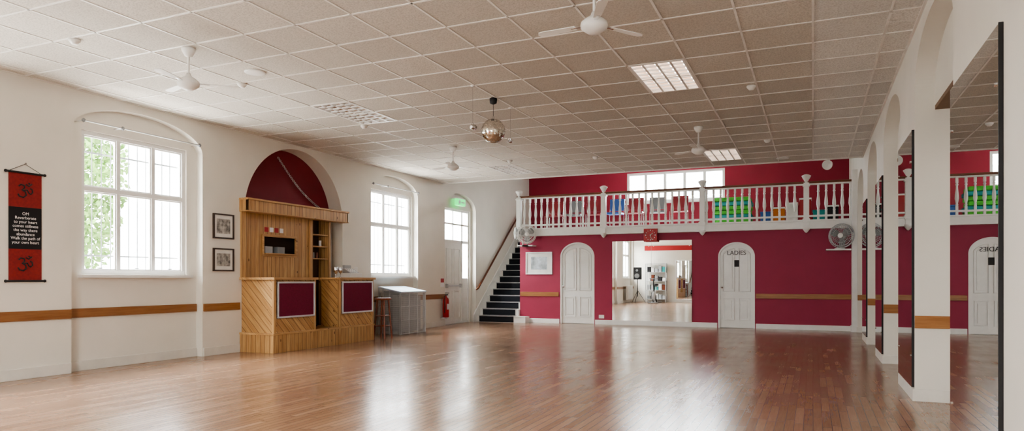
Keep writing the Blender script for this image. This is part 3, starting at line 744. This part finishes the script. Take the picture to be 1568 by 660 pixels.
def desk_fan(c, ax, R, mount, shelf):
    mb = MB(); c = Vector(c); ax = Vector(ax).normalized(); a = ax.cross(Vector((0, 0, 1))).normalized(); b = a.cross(ax)
    W = 'plastic' if not shelf else 'greymetal'
    for k, rr in ((-0.06, R*.9), (0.0, R*1.0), (0.05, R*.86)): mb.ring(c+ax*k, ax, rr, 0.009, W, 32)
    for s_ in (1, -1):
        for i in range(30):
            t = 2*PI*i/30; d_ = a*math.cos(t)+b*math.sin(t)
            mb.tube([c+ax*(0.07*s_)+d_*0.05, c+ax*(0.06*s_)+d_*R*.7, c+d_*R], 0.0036, W, 4)
        mb.ring(c+ax*0.063*s_, ax, R*0.6, 0.004, W, 24, 4)
    mb.cyl(c+ax*.07, c+ax*.08, 0.055, 'plastic', seg=18)
    mb.lathe(c-ax*0.2, [(0, 0), (0.05, 0.01), (0.065, 0.05), (0.06, 0.13), (0.03, 0.16), (0.03, 0.26), (0.045, 0.265), (0.04, 0.28), (0, 0.282)], 'plastic', 16, ax=ax)
    for i in range(3):
        t = 2*PI*i/3+0.4; d_ = a*math.cos(t)+b*math.sin(t); e = ax.cross(d_)
        vs = [c+d_*0.03-e*.02, c+d_*R*.5-e*.09-ax*.02, c+d_*R*.85-e*.07-ax*.02, c+d_*R*.88+e*.05+ax*.02, c+d_*R*.5+e*.08+ax*.02, c+d_*.03+e*.02]
        mb.add(vs, [(0, 1, 2, 3, 4, 5)], 'midgrey'); mb.add([v+ax*.003 for v in vs], [(0, 1, 2, 3, 4, 5)], 'midgrey')
    q = c-ax*0.12
    mb.tube([q, q+Vector((0, 0, -R*0.7)), Vector(mount)], 0.018, 'plastic', 8)
    m = Vector(mount)
    if shelf: mb.lathe(m, [(0.11, -0.0), (0.11, 0.015), (0.03, 0.03), (0, 0.035)], 'plastic', 20); mb.box(m.x-.28, XR-0.12, m.y-.14, YB, m.z-0.03, m.z, 'white')
    else: mb.box(m.x-.12, m.x+.18, m.y-.1, YB-0.0, m.z-.03, m.z, 'white')
    mb.build("electric_fan")
desk_fan((0.58, 16.98, 2.14), (-0.35, -1, 0.05), 0.27, (0.55, 17.08, 1.85), True)
desk_fan((-6.93, 16.84, 2.36), (0.35, -1, -0.05), 0.25, (-7.0, 17.05, 2.08), False)
desk_fan((-7.22, 16.86, 2.40), (-0.9, -0.6, 0.0), 0.17, (-7.12, 17.05, 2.08), False)

mb = MB(); mb.fbox(fB, -5.08, -4.94, 0.16, 0.25, -0.012, 0, 'plastic'); mb.build("power_socket", bevel=0.004)
mb = MB(); mb.fbox(fL, 11.45, 11.57, 1.25, 1.42, -0.03, 0, 'plastic'); mb.build("light_switch", bevel=0.004)

# ------------------------------------------------------------------ ceiling fans
def ceiling_fan(x, y, rot):
    mb = MB()
    mb.lathe((x, y, H), [(0.0, 0.0), (0.07, 0.0), (0.068, -0.03), (0.04, -0.08), (0.02, -0.09), (0.0, -0.09)], 'plastic', 20)
    mb.cyl((x, y, H-0.08), (x, y, 3.29), 0.012, 'plastic', seg=10)
    mb.lathe((x, y, 3.18), [(0, -0.045), (0.05, -0.04), (0.08, -0.02), (0.105, 0.0), (0.11, 0.02), (0.105, 0.045), (0.07, 0.075), (0.03, 0.10), (0.02, 0.13), (0.0, 0.13)], 'plastic', 28)
    for i in range(3):
        T_ = Matrix.Translation((x, y, 3.21)) @ Matrix.Rotation(rot+i*2*PI/3, 4, 'Z')
        mb.box(0.08, 0.2, -0.015, 0.015, -0.004, 0.004, 'chrome', T_)
        T2 = T_ @ Matrix.Rotation(0.12, 4, 'X')
        pts = [(0.16, -0.03), (0.44, -0.042), (0.48, -0.035), (0.50, 0), (0.48, 0.035), (0.44, 0.042), (0.16, 0.03)]
        mb.prism(pts, lambda u, z, d_: T2 @ Vector((u, z, d_)), -0.003, 0.003, 'plastic')
    mb.build("ceiling_fan", loc=(x, y, H))
ceiling_fan(-5.93, 5.2, 0.75); ceiling_fan(-1.60, 5.3, 0.95); ceiling_fan(-5.97, 11.0, 0.8); ceiling_fan(-1.65, 11.1, 0.45)

# mirror ball
x, y, R = -3.87, 8.24, 0.158
mb = MB(); nu, nv = 36, 20; cz = 3.135; c = Vector((x, y, cz))
for j in range(nv):
    t0, t1 = PI*j/nv, PI*(j+1)/nv
    for i in range(nu):
        p0, p1 = 2*PI*i/nu, 2*PI*(i+1)/nu
        P = lambda t, p, r: c+Vector((math.sin(t)*math.cos(p), math.sin(t)*math.sin(p), math.cos(t)))*r
        jt = [R+random.uniform(-.0022, .0022) for _ in range(4)]
        mb.add([P(t0, p0, jt[0]), P(t1, p0, jt[1]), P(t1, p1, jt[2]), P(t0, p1, jt[3])], [(0, 1, 2, 3)], 'ballmirror')
mb.lathe((x, y, cz-0.0), [(R*.96*math.sin(PI*i/12), -R*.96*math.cos(PI*i/12)) for i in range(13)], 'inner', 20)
mb.cyl((x, y, cz+R-.01), (x, y, cz+R+.03), 0.02, 'chrome', seg=10); mb.cyl((x, y, cz+R), (x, y, H-.07), 0.003, 'black', seg=6)
mb.lathe((x, y, H), [(0.0, 0), (0.035, 0), (0.05, -0.01), (0.045, -0.07), (0.015, -0.085), (0, -0.085)], 'black', 16)
mb.build("mirror_ball", fixn=False)
for px, py, zb in ((-3.85, 7.6, 3.05), (-3.87, 8.8, 3.10)):
    mb = MB(); mb.cyl((px, py, H), (px, py, zb+.05), 0.0035, 'chrome', seg=6); mb.lathe((px, py, H), [(0.03, 0), (0.03, -.012), (0, -.012)], 'plastic', 12)
    s_ = 1 if py < 8.2 else -1
    mb.lathe((px, py-0.04*s_, zb), [(0.02, 0), (0.03, 0.02), (0.035, 0.09), (0.03, 0.09), (0.0, 0.05)], 'chrome', 14, ax=(0, s_, 0.1))
    mb.ring((px, py, zb+.02), (1, 0, 0), 0.035, 0.003, 'chrome', 14, 4)
    mb.build("pin_spotlight")

def ceil_at(x, y, name, prof, k='plastic'):
    mb = MB(); mb.lathe((x, y, H), prof, k, 20); mb.build(name)
det = [(0.055, 0), (0.055, -0.02), (0.04, -0.035), (0.03, -0.05), (0, -0.052)]
for x, y in ((-6.75, 4.55), (-6.4, 6.4), (-6.4, 8.9), (-0.7, 9.0), (-0.72, 12.6), (-5.6, 12.7), (-3.9, 13.0)): ceil_at(x, y, "smoke_detector", [(0, 0)]+det)
for x, y in ((-5.9, 6.1), (-0.55, 14.6)): ceil_at(x, y, "ceiling_speaker", [(0, 0), (0.12, 0), (0.12, -0.012), (0.1, -0.018), (0, -0.018)])
mb = MB(); c = Vector((0.3, 15.3, 3.5)); mb.lathe(c, [(0.0, 0), (0.05, 0.0), (0.085, 0.06), (0.10, 0.14), (0.085, 0.14), (0, 0.08)], 'plastic', 20, ax=(-0.3, -1, -0.3)); mb.tube([c, c+Vector((0, 0, .1)), (0.3, YC, 3.66)], 0.012, 'plastic', 8); mb.build("spotlight")

# ------------------------------------------------------------------ rear of the hall (seen in the mirror)
mb = MB()
for x in (-7.75, -6.75):
    for y in (-0.5, -0.15): mb.box(x-.02, x+.02, y-.02, y+.02, 0, 1.95, 'greymetal')
for z in (0.15, 0.6, 1.05, 1.5, 1.93): mb.box(-7.77, -6.73, -0.52, -0.13, z, z+0.025, 'greymetal')
ks = ['midgrey', 'inner', 'signw', 'black', 'inner', 'stoolw', 'plastic', 'teal']
for j, z in enumerate((0.175, 0.625, 1.075, 1.525)):
    for i in range(5):
        x = -7.68+i*0.19; hh = 0.16+0.05*((i*3+j*2) % 4); mb.box(x, x+0.15, -0.45, -0.2, z, z+hh, ks[(i*3+j) % 8])
mb.build("storage_rack", bevel=0.006)
mb = MB(); mb.box(-6.3, -5.3, YR+.02, YR+.05, 0.15, 2.1, 'mirror'); mb.frame(lambda u, z, d_: (u, YR+d_, z), -6.34, -5.26, 0.11, 2.14, 0.05, 0.02, 0.07, 'white'); mb.build("framed_wall_mirror")
mb = MB()
mb.box(XL+0.05, XL+.12, 0.0, 1.1, 0.15, 0.85, 'plastic')
for i in range(14): mb.box(XL+.12, XL+.14, 0.03+i*.077, 0.08+i*.077, 0.18, 0.82, 'plastic')
mb.box(XL-.12, XL+.06, 0.1, 0.14, 0.3, 0.7, 'greymetal'); mb.build("radiator", bevel=0.006)
# loudspeaker on a tripod and an exercise bike at the rear
mb = MB(); c = Vector((-7.95, 0.75, 0))
mb.box(c.x-.17, c.x+.17, c.y-.15, c.y+.15, 1.15, 1.75, 'black'); mb.cyl(c+Vector((0, .152, 1.33)), c+Vector((0, .16, 1.33)), .12, 'midgrey'); mb.cyl(c+Vector((0, .152, 1.60)), c+Vector((0, .16, 1.60)), .06, 'midgrey')
mb.cyl(c+Vector((0, 0, .3)), c+Vector((0, 0, 1.15)), 0.018, 'black')
for i in range(3):
    t = i*2*PI/3; mb.cyl(c+Vector((0, 0, .6)), c+Vector((.4*math.cos(t), .4*math.sin(t), 0.012)), 0.011, 'black', seg=8)
mb.build("loudspeaker_on_stand", bevel=0.006)
mb = MB(); c = Vector((-7.1, 0.75, 0)); V = lambda a, b, z: c+Vector((a, b, z))
mb.tube([V(-.25, -.45, .03), V(.25, -.45, .03)], .03, 'midgrey'); mb.tube([V(-.25, .45, .03), V(.25, .45, .03)], .03, 'midgrey')
mb.tube([V(0, -.45, .03), V(0, -.1, .35), V(0, .45, .03)], .03, 'black'); mb.tube([V(0, -.15, .3), V(0, -.28, .85)], .025, 'greymetal'); mb.tube([V(0, .15, .28), V(0, .32, 1.1), V(0, .2, 1.2)], .028, 'black')
mb.tube([V(-.22, .15, 1.2), V(0, .25, 1.18), V(.22, .15, 1.2)], .018, 'midgrey'); mb.cyl(V(-.04, .28, .33), V(.04, .28, .33), .24, 'inner', seg=28); mb.cyl(V(-.07, 0, .3), V(.07, 0, .3), .1, 'midgrey', seg=20)
mb.lathe(V(0, -.3, .85), [(0, 0), (.1, .0), (.13, .03), (.1, .07), (0, .08)], 'black', 16)
mb.build("exercise_bike")

# ------------------------------------------------------------------ outdoors
def tree(x, y, h, r, n):
    mb = MB(); mb.cyl((x, y, -0.3), (x, y, h*0.7), 0.12, 'bark', r1=0.05, seg=8)
    for _ in range(n):
        while True:
            p = Vector([random.uniform(-1, 1) for _ in range(3)])
            if p.length < 1: break
        p = Vector((x+p.x*r, y+p.y*r, h*0.62+p.z*h*0.45)); s_ = random.uniform(.04, .09)
        a = Vector([random.gauss(0, 1) for _ in range(3)]).normalized(); b = a.orthogonal().normalized()
        mb.add([p-a*s_, p+b*s_*.5, p+a*s_, p-b*s_*.5], [(0, 1, 2, 3)], 'leaf')
    mb.build("tree", fixn=False)
tree(-12.8, 8.5, 5.4, 1.0, 6000)

# ------------------------------------------------------------------ light
w = bpy.data.worlds.new("World"); S.world = w; w.use_nodes = True
bg = w.node_tree.nodes["Background"]; bg.inputs[0].default_value = (0.95, 0.975, 1.0, 1); bg.inputs[1].default_value = 11.0
def area(name, loc, target, sx, sy, e, col):
    la = bpy.data.lights.new(name, 'AREA'); la.shape = 'RECTANGLE'; la.size = sx; la.size_y = sy; la.energy = e; la.color = col
    o = bpy.data.objects.new(name, la); o.location = loc; S.collection.objects.link(o)
    o.rotation_euler = (Vector(target)-Vector(loc)).to_track_quat('-Z', 'Y').to_euler()
area("sky_light_west", (-12.0, 8.5, 5.6), (-6.5, 8.5, 1.2), 15, 3, 6500, (1.0, 0.99, 0.97))
area("ground_bounce_west", (-10.6, 8.0, -0.1), (-6.0, 8.0, 3.2), 15, 1.6, 3000, (1.0, 0.97, 0.93))  # added lamp hidden below the sills, aimed up to brighten the ceiling
area("sky_light_rear", (-3.2, -4.0, 4.0), (-3.2, 4.0, 1.6), 6, 3, 3200, (1.0, 0.97, 0.93))  # added fill lamp, shines in through the added rear windows
area("ground_bounce_rear", (-3.2, -2.8, -0.1), (-3.2, 5.0, 3.6), 6, 1.6, 2200, (1.0, 0.97, 0.93))  # added low lamp behind the camera, tilted up to lift the ceiling
area("sky_light_gallery", (-3.8, 23.5, 5.6), (-3.6, 17.0, 2.0), 5, 2.5, 3000, (0.94, 0.97, 1.0))

# ------------------------------------------------------------------ camera
cam = bpy.data.cameras.new("camera"); co = bpy.data.objects.new("camera", cam); S.collection.objects.link(co)
co.location = (0, 0, 1.18); co.rotation_euler = (PI/2, 0, math.radians(23.6))
cam.sensor_width = 36; cam.lens = 24.22; cam.shift_y = 0.0619; cam.clip_start = 0.02; cam.clip_end = 200
S.camera = co
S.view_settings.view_transform = 'AgX'
S.view_settings.look = 'AgX - Medium High Contrast'
S.view_settings.exposure = 0.25
